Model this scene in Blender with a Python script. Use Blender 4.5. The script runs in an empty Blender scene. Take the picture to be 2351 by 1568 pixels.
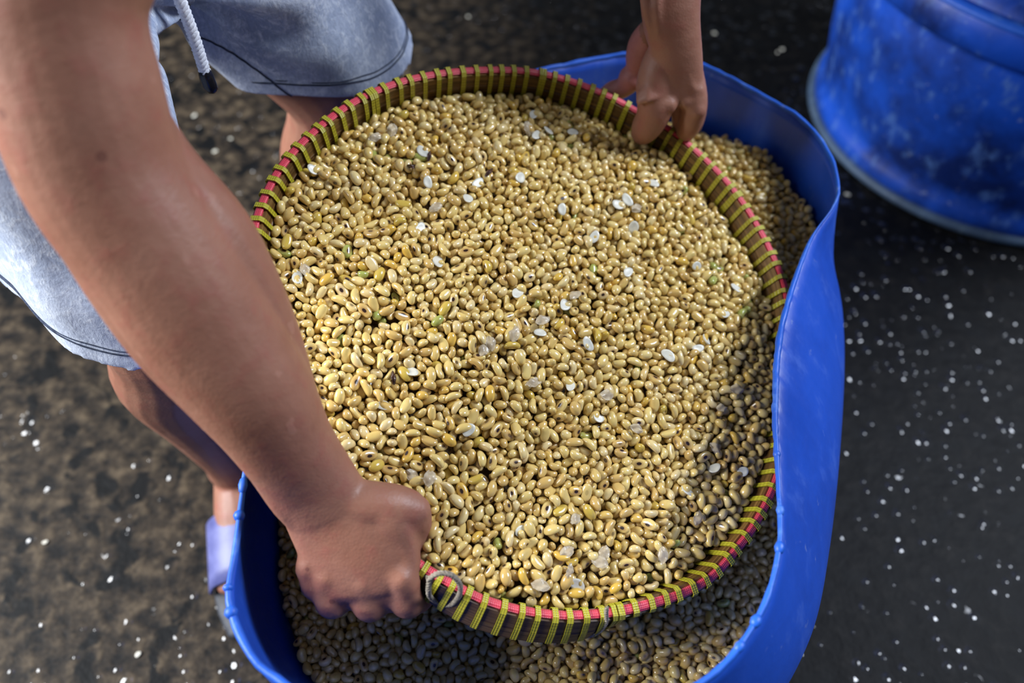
import bpy, bmesh, math, random
import numpy as np
from mathutils import Vector, Matrix

random.seed(7)
rng = np.random.default_rng(11)
scene = bpy.context.scene
col = scene.collection

# ------------------------------------------------------------------ camera
FPX = 1900.0
PITCH = math.radians(53)
CAM = Vector((0, 0, 1.05))
AX_R = Vector((1, 0, 0))
AX_U = Vector((0, math.sin(PITCH), math.cos(PITCH)))
AX_F = Vector((0, math.cos(PITCH), -math.sin(PITCH)))
cam_data = bpy.data.cameras.new('camera')
cam_data.sensor_width = 36
cam_data.lens = FPX * 36 / 2351
cam_data.clip_start = 0.02
cam_data.dof.use_dof = True
cam_data.dof.focus_distance = 0.71
cam_data.dof.aperture_fstop = 2.8
cam = bpy.data.objects.new('camera', cam_data)
cam.location = CAM
cam.rotation_euler = (math.pi / 2 - PITCH, 0, 0)
col.objects.link(cam)
scene.camera = cam


def P(px, py, d):
    """The world point seen at a pixel of the photograph at a given distance along the view axis."""
    return CAM + d * (AX_F + ((px - 1175.5) / FPX) * AX_R + ((784 - py) / FPX) * AX_U)


def Pz(px, py, z):
    yv = (784 - py) / FPX
    return P(px, py, (CAM.z - z) / -(AX_F.z + yv * AX_U.z))


# ------------------------------------------------------------------ light
world = bpy.data.worlds.new('world')
scene.world = world
world.use_nodes = True
wn = world.node_tree.nodes
wn['Background'].inputs[0].default_value = (0.62, 0.74, 1.0, 1)
wn['Background'].inputs[1].default_value = 0.09


def area(name, loc, target, size, size_y, power, color):
    ld = bpy.data.lights.new(name, 'AREA')
    ld.shape = 'RECTANGLE'
    ld.size = size
    ld.size_y = size_y
    ld.energy = power
    ld.color = color
    o = bpy.data.objects.new(name, ld)
    o.location = loc
    o.rotation_euler = (Vector(target) - Vector(loc)).to_track_quat('-Z', 'Y').to_euler()
    col.objects.link(o)
    return o


area('skylight_left', (-2.65, 0.32, 2.08), (0.0, 0.5, 0.45), 1.8, 1.5, 262, (0.93, 0.96, 1.0))
area('skylight_right', (2.35, 1.15, 2.8), (0.3, 0.5, 0.3), 1.2, 1.2, 142, (0.80, 0.87, 1.0))

scene.view_settings.view_transform = 'Standard'
scene.view_settings.look = 'None'
scene.view_settings.gamma = 1.0
scene.view_settings.use_curve_mapping = False
scene.view_settings.exposure = 0.0


# ------------------------------------------------------------------ helpers
def lin(r, g, b):
    def f(c):
        c /= 255.0
        return c / 12.92 if c <= 0.04045 else ((c + 0.055) / 1.055) ** 2.4
    return (f(r), f(g), f(b), 1.0)


class NT:
    def __init__(self, name):
        self.m = bpy.data.materials.new(name)
        self.m.use_nodes = True
        self.t = self.m.node_tree
        self.n = self.t.nodes
        self.b = self.n['Principled BSDF']

    def add(self, kind, **kw):
        nd = self.n.new(kind)
        for k, v in kw.items():
            setattr(nd, k, v)
        return nd

    def link(self, a, b):
        self.t.links.new(a, b)

    def coord(self, kind='Object', scale=(1, 1, 1), rot=(0, 0, 0)):
        tc = self.add('ShaderNodeTexCoord')
        mp = self.add('ShaderNodeMapping')
        mp.inputs['Scale'].default_value = scale
        mp.inputs['Rotation'].default_value = rot
        self.link(tc.outputs[kind], mp.inputs['Vector'])
        return mp.outputs[0]

    def noise(self, vec, scale, detail=4, rough=0.55, dist=0.0):
        nd = self.add('ShaderNodeTexNoise')
        nd.inputs['Scale'].default_value = scale
        nd.inputs['Detail'].default_value = detail
        nd.inputs['Roughness'].default_value = rough
        nd.inputs['Distortion'].default_value = dist
        if vec is not None:
            self.link(vec, nd.inputs['Vector'])
        return nd.outputs[0]

    def voronoi(self, vec, scale, feature='F1', out='Distance'):
        nd = self.add('ShaderNodeTexVoronoi', feature=feature)
        nd.inputs['Scale'].default_value = scale
        if vec is not None:
            self.link(vec, nd.inputs['Vector'])
        return nd.outputs[out]

    def ramp(self, fac, stops):
        nd = self.add('ShaderNodeValToRGB')
        el = nd.color_ramp.elements
        while len(el) < len(stops):
            el.new(0.5)
        for e, (p, c) in zip(el, stops):
            e.position = p
            e.color = c if len(c) == 4 else (*c, 1)
        self.link(fac, nd.inputs[0])
        return nd.outputs[0]

    def gray(self, fac, a, b, va=0.0, vb=1.0):
        nd = self.add('ShaderNodeMapRange')
        for i, v in zip((1, 2, 3, 4), (a, b, va, vb)):
            nd.inputs[i].default_value = v
        self.link(fac, nd.inputs[0])
        return nd.outputs[0]

    def mix(self, fac, a, b, mode='MIX'):
        nd = self.add('ShaderNodeMix', data_type='RGBA', blend_type=mode)
        for sock, v in ((nd.inputs['Factor'], fac), (nd.inputs[6], a), (nd.inputs[7], b)):
            if isinstance(v, (int, float)):
                sock.default_value = v
            elif isinstance(v, tuple):
                sock.default_value = v
            else:
                self.link(v, sock)
        return nd.outputs[2]

    def math(self, op, a, b=None):
        nd = self.add('ShaderNodeMath', operation=op)
        for i, v in enumerate((a, b)):
            if v is None:
                continue
            if isinstance(v, (int, float)):
                nd.inputs[i].default_value = v
            else:
                self.link(v, nd.inputs[i])
        return nd.outputs[0]

    def bump(self, h, strength=0.3, dist=0.002, normal=None):
        nd = self.add('ShaderNodeBump')
        nd.inputs['Strength'].default_value = strength
        nd.inputs['Distance'].default_value = dist
        self.link(h, nd.inputs['Height'])
        if normal is not None:
            self.link(normal, nd.inputs['Normal'])
        return nd.outputs[0]

    def set(self, **kw):
        for k, v in kw.items():
            s = self.b.inputs[k.replace('_', ' ')]
            if isinstance(v, (int, float, tuple)):
                s.default_value = v
            else:
                self.link(v, s)
        return self.m


def tag(o, label=None, category=None, group=None, kind=None):
    for k, v in (('label', label), ('category', category), ('group', group), ('kind', kind)):
        if v:
            o[k] = v
    return o


def empty(name, loc):
    o = bpy.data.objects.new(name, None)
    o.location = loc
    o.empty_display_size = 0.05
    col.objects.link(o)
    return o


def obj(name, me, mat, parent=None):
    o = bpy.data.objects.new(name, me)
    if mat is not None and not me.materials:
        me.materials.append(mat)
    col.objects.link(o)
    if parent is not None:
        o.parent = parent
        if parent.type == 'EMPTY':
            o.matrix_parent_inverse = Matrix.Translation(-parent.location)
        elif parent.parent is not None:
            o.matrix_parent_inverse = (Matrix.Translation(-parent.parent.location) if parent.parent.type == 'EMPTY' else Matrix()).inverted() @ Matrix() if False else Matrix()
    return o


def mesh_np(name, verts, faces, smooth=True):
    """verts (N,3), faces (M,k) arrays of one k, or a list of lists."""
    me = bpy.data.meshes.new(name)
    verts = np.asarray(verts, dtype=np.float32)
    if isinstance(faces, list):
        me.from_pydata([tuple(map(float, v)) for v in verts], [], [tuple(map(int, f)) for f in faces])
    else:
        faces = np.asarray(faces, dtype=np.int32)
        k = faces.shape[1]
        me.vertices.add(len(verts))
        me.vertices.foreach_set('co', verts.ravel())
        me.loops.add(faces.size)
        me.loops.foreach_set('vertex_index', faces.ravel())
        me.polygons.add(len(faces))
        me.polygons.foreach_set('loop_start', np.arange(0, faces.size, k, dtype=np.int32))
        me.update(calc_edges=True)
    me.polygons.foreach_set('use_smooth', np.full(len(me.polygons), smooth))
    me.update()
    return me


def catmull(pts, n, closed=False):
    """Resample a control polyline evenly by arc length through a Catmull-Rom spline; pts (K,D)."""
    p = np.asarray(pts, float)
    K = len(p)
    out = []
    segs = K if closed else K - 1
    for i in range(segs):
        if closed:
            a, b, c, d = p[(i - 1) % K], p[i], p[(i + 1) % K], p[(i + 2) % K]
        else:
            a, b, c, d = p[max(i - 1, 0)], p[i], p[i + 1], p[min(i + 2, K - 1)]
        for t in np.linspace(0, 1, 24, endpoint=False):
            out.append(0.5 * ((2 * b) + (-a + c) * t + (2 * a - 5 * b + 4 * c - d) * t * t + (-a + 3 * b - 3 * c + d) * t ** 3))
    out.append(p[0] if closed else p[-1])
    out = np.array(out)
    L = np.concatenate([[0], np.cumsum(np.linalg.norm(np.diff(out[:, :3], axis=0), axis=1))])
    s = np.linspace(0, L[-1], n, endpoint=not closed)
    return np.stack([np.interp(s, L, out[:, k]) for k in range(p.shape[1])], 1)


def unit(v):
    v = np.asarray(v, float)
    return v / np.maximum(np.linalg.norm(v, axis=-1, keepdims=True), 1e-12)


class Geo:
    """Collects closed lofts into one vertex / face list."""
    def __init__(self):
        self.v, self.f = [], []

    def loft(self, rings, close=True):
        base = len(self.v)
        n = len(rings[0])
        for r in rings:
            self.v.extend(map(tuple, r))
        for i in range(len(rings) - 1):
            for j in range(n):
                a, b = base + i * n + j, base + i * n + (j + 1) % n
                self.f.append((a, b, b + n, a + n))
        if close:
            self.f.append(tuple(base + j for j in reversed(range(n))))
            self.f.append(tuple(base + (len(rings) - 1) * n + j for j in range(n)))

    def tube(self, pts, n=16, cap=3, sub=0):
        """pts: (centre, rx[, ry, u-axis]). Round or elliptical sections with rounded ends."""
        C = np.array([np.array(p[0]) for p in pts], float)
        RX = np.array([p[1] for p in pts], float)
        RY = np.array([p[2] if len(p) > 2 and p[2] else p[1] for p in pts], float)
        Uax = np.array([np.array(p[3]) if len(p) > 3 else (0, 0, 0) for p in pts], float)
        if sub:
            q = catmull(np.hstack([C, RX[:, None], RY[:, None], Uax]), sub)
            C, RX, RY, Uax = q[:, :3], q[:, 3], q[:, 4], q[:, 5:8]
        T = np.gradient(C, axis=0)
        T = unit(T)
        rings = []
        u = None
        th = np.linspace(0, 2 * np.pi, n, endpoint=False)
        frames = []
        for i in range(len(C)):
            if np.linalg.norm(Uax[i]) > 1e-6:
                u = Uax[i] - T[i] * np.dot(Uax[i], T[i])
            elif u is None:
                h = np.array((0, 0, 1.0)) if abs(T[i][2]) < 0.9 else np.array((1.0, 0, 0))
                u = np.cross(T[i], h)
            else:
                u = u - T[i] * np.dot(u, T[i])
            u = unit(u)
            frames.append((u, np.cross(T[i], u)))

        def ring(i, k=1.0, off=0.0):
            u, w = frames[i]
            c = C[i] + T[i] * off
            return [c + (u * math.cos(a) * RX[i] + w * math.sin(a) * RY[i]) * k for a in th]
        r0, r1 = min(RX[0], RY[0]), min(RX[-1], RY[-1])
        for k in range(cap, 0, -1):
            a = k / (cap + 0.6) * math.pi / 2
            rings.append(ring(0, math.cos(a), -r0 * math.sin(a)))
        for i in range(len(C)):
            rings.append(ring(i))
        for k in range(1, cap + 1):
            a = k / (cap + 0.6) * math.pi / 2
            rings.append(ring(len(C) - 1, math.cos(a), r1 * math.sin(a)))
        self.loft(rings)

    def ball(self, c, r, n=14, axes=None):
        c = np.array(c, float)
        r = np.array(r if hasattr(r, '__len__') else (r, r, r), float)
        A = np.eye(3) if axes is None else np.array(axes, float)
        rings = []
        for i in range(1, n):
            t = math.pi * i / n
            rings.append([c + A.T @ (r * np.array((math.sin(t) * math.cos(a), math.sin(t) * math.sin(a), -math.cos(t))))
                          for a in np.linspace(0, 2 * math.pi, n, endpoint=False)])
        self.loft(rings)

    def mesh(self, name, smooth=True):
        me = bpy.data.meshes.new(name)
        me.from_pydata([tuple(map(float, v)) for v in self.v], [], self.f)
        bm = bmesh.new()
        bm.from_mesh(me)
        bmesh.ops.recalc_face_normals(bm, faces=bm.faces)
        bm.to_mesh(me)
        bm.free()
        me.polygons.foreach_set('use_smooth', np.full(len(me.polygons), smooth))
        return me


def remeshed(geo, name, voxel, iters=4, factor=0.5):
    me = geo.mesh('tmp')
    o = bpy.data.objects.new('tmp', me)
    col.objects.link(o)
    m = o.modifiers.new('r', 'REMESH')
    m.mode = 'VOXEL'
    m.voxel_size = voxel
    m.use_smooth_shade = True
    if iters:
        s = o.modifiers.new('s', 'SMOOTH')
        s.iterations = iters
        s.factor = factor
    dg = bpy.context.evaluated_depsgraph_get()
    out = bpy.data.meshes.new_from_object(o.evaluated_get(dg))
    out.name = name
    bpy.data.objects.remove(o)
    bpy.data.meshes.remove(me)
    return out


# ------------------------------------------------------------------ materials
def mat_floor():
    t = NT('wet_concrete')
    v = t.coord('Object')
    big = t.noise(v, 2.2, 4)
    blot = t.noise(v, 42, 5, 0.6)
    fine = t.noise(v, 160, 4, 0.6)
    pits = t.noise(v, 24, 3, 0.5, 0.6)
    sep = t.add('ShaderNodeSeparateXYZ')
    t.link(v, sep.inputs[0])
    c1 = t.ramp(blot, [(0.36, lin(18, 17, 17)), (0.52, lin(54, 46, 37)), (0.68, lin(90, 78, 62))])
    c2 = t.ramp(blot, [(0.36, lin(3, 3, 4)), (0.52, lin(10, 10, 10)), (0.70, lin(27, 25, 23))])
    # right of the containers: weaker light painted as darker colour, plus more water beads
    wet = t.math('ADD', sep.outputs[0], t.math('MULTIPLY', t.math('SUBTRACT', big, 0.5), 0.8))
    wet_dim = t.gray(wet, -0.3, 0.15)
    c = t.mix(wet_dim, c1, c2)
    dark = t.gray(pits, 0.38, 0.46)
    c = t.mix(dark, lin(12, 13, 14), c)
    # water: a mostly level film with scattered small beads and stone tips that glint
    vo = t.add('ShaderNodeTexVoronoi', feature='F1')
    vo.inputs['Scale'].default_value = 54
    t.link(v, vo.inputs['Vector'])
    cs = t.add('ShaderNodeSeparateColor')
    t.link(vo.outputs['Color'], cs.inputs[0])
    dome = t.math('SUBTRACT', 1.0, t.math('POWER', t.math('DIVIDE', vo.outputs['Distance'], t.gray(cs.outputs[1], 0, 1, 0.2, 0.5)), 2.0))
    wetn = t.noise(v, 5.5, 2)
    pick = t.math('ADD', cs.outputs[0], t.math('MULTIPLY', t.math('SUBTRACT', wetn, 0.5), 3.0))
    pick = t.gray(t.math('ADD', pick, t.math('MULTIPLY', t.math('SUBTRACT', wet_dim, 0.7), 0.40)), 0.54, 0.60)
    h = t.math('MULTIPLY', t.math('MAXIMUM', dome, 0.0), pick)
    film = t.math('MULTIPLY', t.gray(dome, 0.0, 0.1), pick)
    h = t.math('ADD', h, t.math('MULTIPLY', t.noise(v, 70, 2, 0.5), 0.7))
    nb = t.bump(h, 1.0, 0.0030)
    nbase = t.bump(blot, 0.5, 0.004)
    t.set(Coat_Weight=film, Coat_Roughness=0.06, Coat_Normal=nb, Coat_IOR=1.7)
    return t.set(Base_Color=c, Roughness=0.6, Normal=nbase, Specular_IOR_Level=0.15)


def mat_plastic(name, base, dark, light, stain=0.5, rough=0.38, streak=(1, 1, 0.15), wear=0.6):
    t = NT(name)
    v = t.coord('Object')
    vs = t.coord('Object', streak)
    n1 = t.noise(v, 7, 5, 0.6)
    n2 = t.noise(vs, 34, 5, 0.65)
    n3 = t.noise(v, 60, 4, 0.65)
    c = t.mix(t.math('MULTIPLY', t.gray(n1, 0.45, 0.68), stain), base, dark)
    c = t.mix(t.math('MULTIPLY', t.gray(n2, 0.56, 0.72), wear), c, light)
    c = t.mix(t.math('MULTIPLY', t.gray(n3, 0.66, 0.76), wear * 0.7), c, lin(150, 165, 190))
    nb = t.bump(n3, 0.12, 0.002)
    nb = t.bump(n1, 0.25, 0.012, nb)
    r = t.gray(n2, 0.3, 0.7, rough, rough + 0.18)
    return t.set(Base_Color=c, Roughness=r, Normal=nb, Subsurface_Weight=0.0)


def mat_skin():
    t = NT('skin')
    v = t.coord('Object')
    n1 = t.noise(v, 14, 4, 0.6)
    n2 = t.noise(v, 60, 4, 0.6)
    n3 = t.noise(v, 900, 2, 0.5)
    cell = t.voronoi(v, 420)
    c = t.mix(t.gray(n1, 0.35, 0.65), lin(142, 94, 74), lin(160, 112, 91))
    c = t.mix(t.math('MULTIPLY', t.gray(n2, 0.5, 0.72), 0.45), c, lin(152, 84, 72))
    mole = t.math('LESS_THAN', t.voronoi(v, 17), 0.055)
    c = t.mix(t.math('MULTIPLY', mole, 0.5), c, lin(96, 50, 44))
    pale = t.math('GREATER_THAN', t.noise(t.coord('Object', (1, 1, 1), (1, 0.4, 0)), 38, 2), 0.70)
    c = t.mix(t.math('MULTIPLY', pale, 0.3), c, lin(182, 134, 114))
    nb = t.bump(cell, 0.18, 0.0006)
    nb = t.bump(n2, 0.25, 0.003, nb)
    t.b.inputs['Subsurface Radius'].default_value = (1.0, 0.35, 0.2)
    t.b.inputs['Subsurface Scale'].default_value = 0.004
    return t.set(Base_Color=c, Roughness=0.5, Normal=nb, Subsurface_Weight=0.12, Specular_IOR_Level=0.5)


def mat_denim():
    t = NT('washed_denim')
    v = t.coord('Object')
    n1 = t.noise(v, 11, 5, 0.6)
    n2 = t.noise(v, 75, 5, 0.7, 0.8)
    n3 = t.noise(t.coord('Object', (1, 1, 0.4)), 420, 3, 0.6)
    c = t.mix(t.gray(n1, 0.35, 0.65), lin(152, 165, 190), lin(196, 205, 222))
    c = t.mix(t.math('MULTIPLY', t.gray(n2, 0.48, 0.66), 0.7), c, lin(232, 238, 246))
    c = t.mix(t.math('MULTIPLY', t.gray(n3, 0.45, 0.7), 0.4), c, lin(125, 134, 154))
    nb = t.bump(n3, 0.35, 0.0012)
    nb = t.bump(n2, 0.25, 0.003, nb)
    return t.set(Base_Color=c, Roughness=0.9, Normal=nb, Specular_IOR_Level=0.15, Sheen_Weight=0.1)


def mat_bean():
    t = NT('soaked_soybean')
    tone = t.add('ShaderNodeAttribute', attribute_name='tone')
    bco = t.add('ShaderNodeAttribute', attribute_name='bean_co')
    sep = t.add('ShaderNodeSeparateColor')
    t.link(tone.outputs['Color'], sep.inputs[0])
    c = t.ramp(sep.outputs[0], [(0.0, lin(208, 172, 100)), (0.30, lin(222, 192, 114)), (0.62, lin(230, 205, 130)),
                                (0.84, lin(228, 205, 148)), (0.92, lin(222, 180, 74)), (0.975, lin(172, 176, 88)), (1.0, lin(160, 172, 90))])
    v = t.coord('Object')
    n = t.noise(v, 210, 3, 0.6)
    c = t.mix(t.math('MULTIPLY', t.gray(n, 0.45, 0.75), 0.3), c, lin(200, 154, 98))
    xyz = t.add('ShaderNodeSeparateXYZ')
    t.link(bco.outputs['Vector'], xyz.inputs[0])
    ex = t.math('POWER', t.math('DIVIDE', xyz.outputs[0], 0.30), 2.0)
    ez = t.math('POWER', t.math('DIVIDE', xyz.outputs[2], 0.30), 2.0)
    d = t.math('ADD', ex, ez)
    side = t.math('GREATER_THAN', xyz.outputs[1], 0.0)
    eye = t.math('MULTIPLY', t.gray(d, 1.15, 0.75), side)
    halo = t.math('MULTIPLY', t.gray(d, 4.5, 1.2), side)
    has = t.gray(sep.outputs[1], 0.45, 0.62)
    c = t.mix(t.math('MULTIPLY', halo, t.math('MULTIPLY', has, 0.55)), c, lin(150, 98, 60))
    c = t.mix(t.math('MULTIPLY', eye, has), c, lin(48, 30, 24))
    t.b.inputs['Subsurface Radius'].default_value = (1.0, 0.6, 0.3)
    t.b.inputs['Subsurface Scale'].default_value = 0.002
    nb = t.bump(n, 0.15, 0.001)
    return t.set(Base_Color=c, Roughness=0.25, Normal=nb, Specular_IOR_Level=0.5, Coat_Weight=0.7, Coat_Roughness=0.07,
                 Subsurface_Weight=0.15)


def mat_simple(name, c1, c2, scale=40, rough=0.5, bump=0.2, dist=0.001, spec=0.5, stretch=(1, 1, 1), **kw):
    t = NT(name)
    v = t.coord('Object', stretch)
    n = t.noise(v, scale, 4, 0.6)
    c = t.mix(t.gray(n, 0.35, 0.65), c1, c2)
    nb = t.bump(n, bump, dist)
    return t.set(Base_Color=c, Roughness=rough, Normal=nb, Specular_IOR_Level=spec, **kw)


def mat_bamboo(name, c1, c2, c3):
    t = NT(name)
    at = t.add('ShaderNodeAttribute', attribute_name='along')
    mp = t.add('ShaderNodeMapping')
    mp.inputs['Scale'].default_value = (9, 420, 420)
    t.link(at.outputs['Vector'], mp.inputs['Vector'])
    n = t.noise(mp.outputs[0], 1.0, 4, 0.6)
    mp2 = t.add('ShaderNodeMapping')
    mp2.inputs['Scale'].default_value = (14, 30, 30)
    t.link(at.outputs['Vector'], mp2.inputs['Vector'])
    n2 = t.noise(mp2.outputs[0], 1.0, 3, 0.6)
    c = t.ramp(n, [(0.3, c1), (0.5, c2), (0.7, c3)])
    c = t.mix(t.math('MULTIPLY', t.gray(n2, 0.5, 0.7), 0.6), c, c1)
    nb = t.bump(n, 0.35, 0.001)
    return t.set(Base_Color=c, Roughness=0.38, Normal=nb, Specular_IOR_Level=0.5)


def mat_woven(name, c1, c2, freq, rough=0.3):
    """Woven plastic tape: a small diamond relief along the strip."""
    t = NT(name)
    at = t.add('ShaderNodeAttribute', attribute_name='along')
    sep = t.add('ShaderNodeSeparateXYZ')
    t.link(at.outputs['Vector'], sep.inputs[0])
    a = t.math('SINE', t.math('MULTIPLY', t.math('ADD', sep.outputs[0], sep.outputs[1]), freq))
    b = t.math('SINE', t.math('MULTIPLY', t.math('SUBTRACT', sep.outputs[0], sep.outputs[1]), freq))
    h = t.math('MULTIPLY', a, b)
    c = t.mix(t.gray(h, -0.6, 0.8), c1, c2)
    n = t.noise(t.coord('Object'), 60, 3)
    c = t.mix(t.math('MULTIPLY', t.gray(n, 0.5, 0.7), 0.4), c, c1)
    return t.set(Base_Color=c, Roughness=rough, Normal=t.bump(h, 0.4, 0.0006))


M_FLOOR = mat_floor()
M_TUB = mat_plastic('tub_plastic', lin(30, 80, 190), lin(22, 58, 150), lin(66, 104, 196), 0.6, 0.34, (1, 1, 0.3), 0.5)
M_EDGE = mat_plastic('cut_edge', lin(36, 98, 206), lin(24, 62, 150), lin(92, 140, 214), 0.6, 0.4, (1, 1, 1), 0.6)
M_DRUM = mat_plastic('drum_plastic', lin(22, 78, 190), lin(12, 34, 92), lin(84, 124, 190), 0.95, 0.40, (1, 1, 0.6), 0.9)
M_DRUMEDGE = mat_plastic('drum_edge', lin(70, 92, 118), lin(40, 52, 70), lin(120, 140, 150), 0.7, 0.5, (1, 1, 1), 0.6)
M_SKIN = mat_skin()
M_DENIM = mat_denim()
M_BEAN = mat_bean()
M_HALF = mat_simple('bean_half', lin(206, 204, 190), lin(226, 222, 204), 150, 0.32, 0.15)
M_HUSK = mat_simple('husk', lin(46, 26, 20), lin(86, 52, 38), 200, 0.35, 0.3)
M_PEEL = mat_simple('loose_skin', lin(196, 178, 148), lin(224, 210, 182), 220, 0.18, 0.5, 0.001, Alpha=0.55)
M_BAMBOO = mat_bamboo('bamboo_inner', lin(62, 42, 20), lin(112, 80, 38), lin(150, 112, 62))
M_BAMBOO2 = mat_bamboo('bamboo_outer', lin(40, 28, 18), lin(82, 60, 38), lin(118, 92, 62))
M_PINK = mat_woven('pink_tape', lin(204, 54, 74), lin(238, 90, 102), 1900)
M_YEL = mat_woven('yellow_tape', lin(158, 150, 30), lin(194, 184, 56), 1500, 0.35)
M_TWINE = mat_simple('twine', lin(112, 104, 92), lin(160, 150, 134), 300, 0.9, 0.4, 0.001, 0.1)
M_WEAVE = mat_simple('bamboo_weave', lin(70, 50, 28), lin(120, 90, 52), 90, 0.6, 0.5, 0.002)
M_CORD = mat_simple('white_cord', lin(210, 214, 222), lin(238, 240, 246), 400, 0.85, 0.4, 0.001, 0.2)
M_TIP = mat_simple('black_tip', lin(14, 14, 18), lin(26, 26, 32), 80, 0.22, 0.1)
M_SEAM = mat_simple('seam_thread', lin(44, 50, 66), lin(72, 80, 98), 300, 0.9, 0.2, 0.001, 0.1)
M_SANDAL = mat_simple('sandal_plastic', lin(84, 88, 142), lin(108, 112, 166), 40, 0.45, 0.1)
M_SOLE = mat_simple('sandal_sole', lin(28, 30, 36), lin(60, 64, 74), 60, 0.6, 0.2)
M_SHIRT = mat_simple('shirt_cloth', lin(42, 46, 58), lin(58, 62, 76), 60, 0.9, 0.2, 0.001, 0.1)
M_HAIR = mat_simple('black_hair', lin(14, 12, 11), lin(30, 26, 24), 260, 0.5, 0.5, 0.002, 0.3)

# ------------------------------------------------------------------ floor
g = Geo()
me = bpy.data.meshes.new('floor')
S = 3.2
me.from_pydata([(-S, -S + 0.6, 0), (S, -S + 0.6, 0), (S, S + 0.6, 0), (-S, S + 0.6, 0)], [], [(0, 1, 2, 3)])
floor = tag(obj('floor', me, M_FLOOR), 'dark wet rough concrete floor with glinting water', None, None, 'structure')


# ------------------------------------------------------------------ background drum
def lathe(profile, n, centre, name, mat, parent, smooth=True):
    """profile: closed list of (r, z)."""
    g = Geo()
    rings = []
    K = len(profile)
    th = np.linspace(0, 2 * np.pi, n, endpoint=False)
    v, f = [], []
    for r, z in profile:
        for a in th:
            v.append((centre[0] + r * math.cos(a), centre[1] + r * math.sin(a), centre[2] + z))
    for i in range(K):
        k = (i + 1) % K
        for j in range(n):
            f.append((i * n + j, i * n + (j + 1) % n, k * n + (j + 1) % n, k * n + j))
    me = mesh_np(name, np.array(v), np.array(f), smooth)
    return obj(name, me, mat, parent)


DC = (0.955, 1.345, 0.0)
DR = 0.352
drum = empty('plastic_drum', DC)
tag(drum, 'big blue plastic drum with a raised hoop standing on the wet floor', 'drum')
prof = [(DR - 0.012, 0.010), (DR - 0.004, 0.012), (DR - 0.002, 0.03), (DR - 0.006, 0.042), (DR - 0.013, 0.052), (DR - 0.010, 0.07),
        (DR + 0.002, 0.14), (DR + 0.014, 0.24), (DR + 0.019, 0.312), (DR + 0.016, 0.320), (DR + 0.020, 0.326), (DR + 0.031, 0.329),
        (DR + 0.034, 0.333), (DR + 0.036, 0.353), (DR + 0.034, 0.375), (DR + 0.028, 0.381), (DR + 0.016, 0.386), (DR + 0.014, 0.41),
        (DR + 0.022, 0.60), (DR + 0.028, 0.86), (DR + 0.036, 0.865), (DR + 0.036, 0.885), (DR + 0.024, 0.89), (DR + 0.016, 0.885),
        (DR + 0.012, 0.60), (DR - 0.02, 0.05), (DR - 0.05, 0.03), (0.02, 0.03), (0.02, 0.02), (DR - 0.06, 0.012)]
lathe(prof, 128, DC, 'body', M_DRUM, drum)
flange = [(DR - 0.02, 0.001), (DR + 0.004, 0.001), (DR + 0.008, 0.006), (DR + 0.007, 0.013), (DR + 0.001, 0.017), (DR - 0.02, 0.013)]
fl = lathe(flange, 128, DC, 'base_flange', M_DRUMEDGE, drum)
fl['label'] = 'pale worn bottom edge'
ridge = [(DR + 0.014, 0.376), (DR + 0.030, 0.376), (DR + 0.0345, 0.380), (DR + 0.033, 0.385), (DR + 0.014, 0.389)]
fl = lathe(ridge, 128, DC, 'hoop_ridge', M_EDGE, drum)
fl['label'] = 'light worn ridge on top of the hoop'

# ------------------------------------------------------------------ cut tub
TC = np.array((0.08, 0.47))
RIM = [(.134, .88), (.195, .876), (.231, .857), (.2886, .802), (.328, .751), (.343, .699), (.340, .645), (.328, .616), (.292, .564), (.246, .461),
       (.2225, .369), (.210, .289), (.200, .243), (.177, .197), (.132, .153), (.05, .122), (-.06, .122), (-.13, .137), (-.159, .153),
       (-.1826, .170), (-.206, .209), (-.210, .256), (-.214, .308), (-.215, .40), (-.200, .52), (-.16, .65), (-.09, .76), (-.02, .82), (.049, .855)]
BULGE = [(.134, .855), (.22, .835), (.30, .775), (.345, .695), (.366, .62), (.366, .563), (.338, .45), (.293, .31), (.252, .218), (.19, .15), (.1, .12),
         (0, .10), (-.1, .115), (-.175, .165), (-.222, .23), (-.246, .31), (-.252, .42), (-.225, .57), (-.155, .70), (-.05, .785), (.05, .84)]
NTUB = 288
ANG = np.linspace(-np.pi, np.pi, NTUB, endpoint=False)


def polar(pts, ang=ANG):
    q = catmull(pts, 800, True) - TC
    a = np.arctan2(q[:, 1], q[:, 0])
    r = np.hypot(q[:, 0], q[:, 1])
    o = np.argsort(a)
    a, r = a[o], r[o]
    return np.interp(ang, np.concatenate([a - 2 * np.pi, a, a + 2 * np.pi]), np.tile(r, 3))


R_RIM, R_BUL = polar(RIM), polar(BULGE)
R_BASE = polar([(0.08 + 0.285 * math.cos(a), 0.49 + 0.285 * math.sin(a)) for a in np.linspace(0, 2 * math.pi, 40, endpoint=False)])
Z_RIM, Z_BUL = 0.46, 0.33
wob = 0.0006 * np.sin(ANG * 23) + 0.0004 * np.sin(ANG * 57 + 1) + 0.0003 * np.sin(ANG * 91 + 2)


def tub_r(z, ang_idx=slice(None)):
    if z <= Z_BUL:
        s = max(z, 0) / Z_BUL
        s = s * s * (3 - 2 * s)
        r = R_BASE + (R_BUL - R_BASE) * s
    else:
        s = (z - Z_BUL) / (Z_RIM - Z_BUL)
        r = R_BUL + (R_RIM - R_BUL) * (0.55 * s * s + 0.45 * s)
    return r


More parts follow.
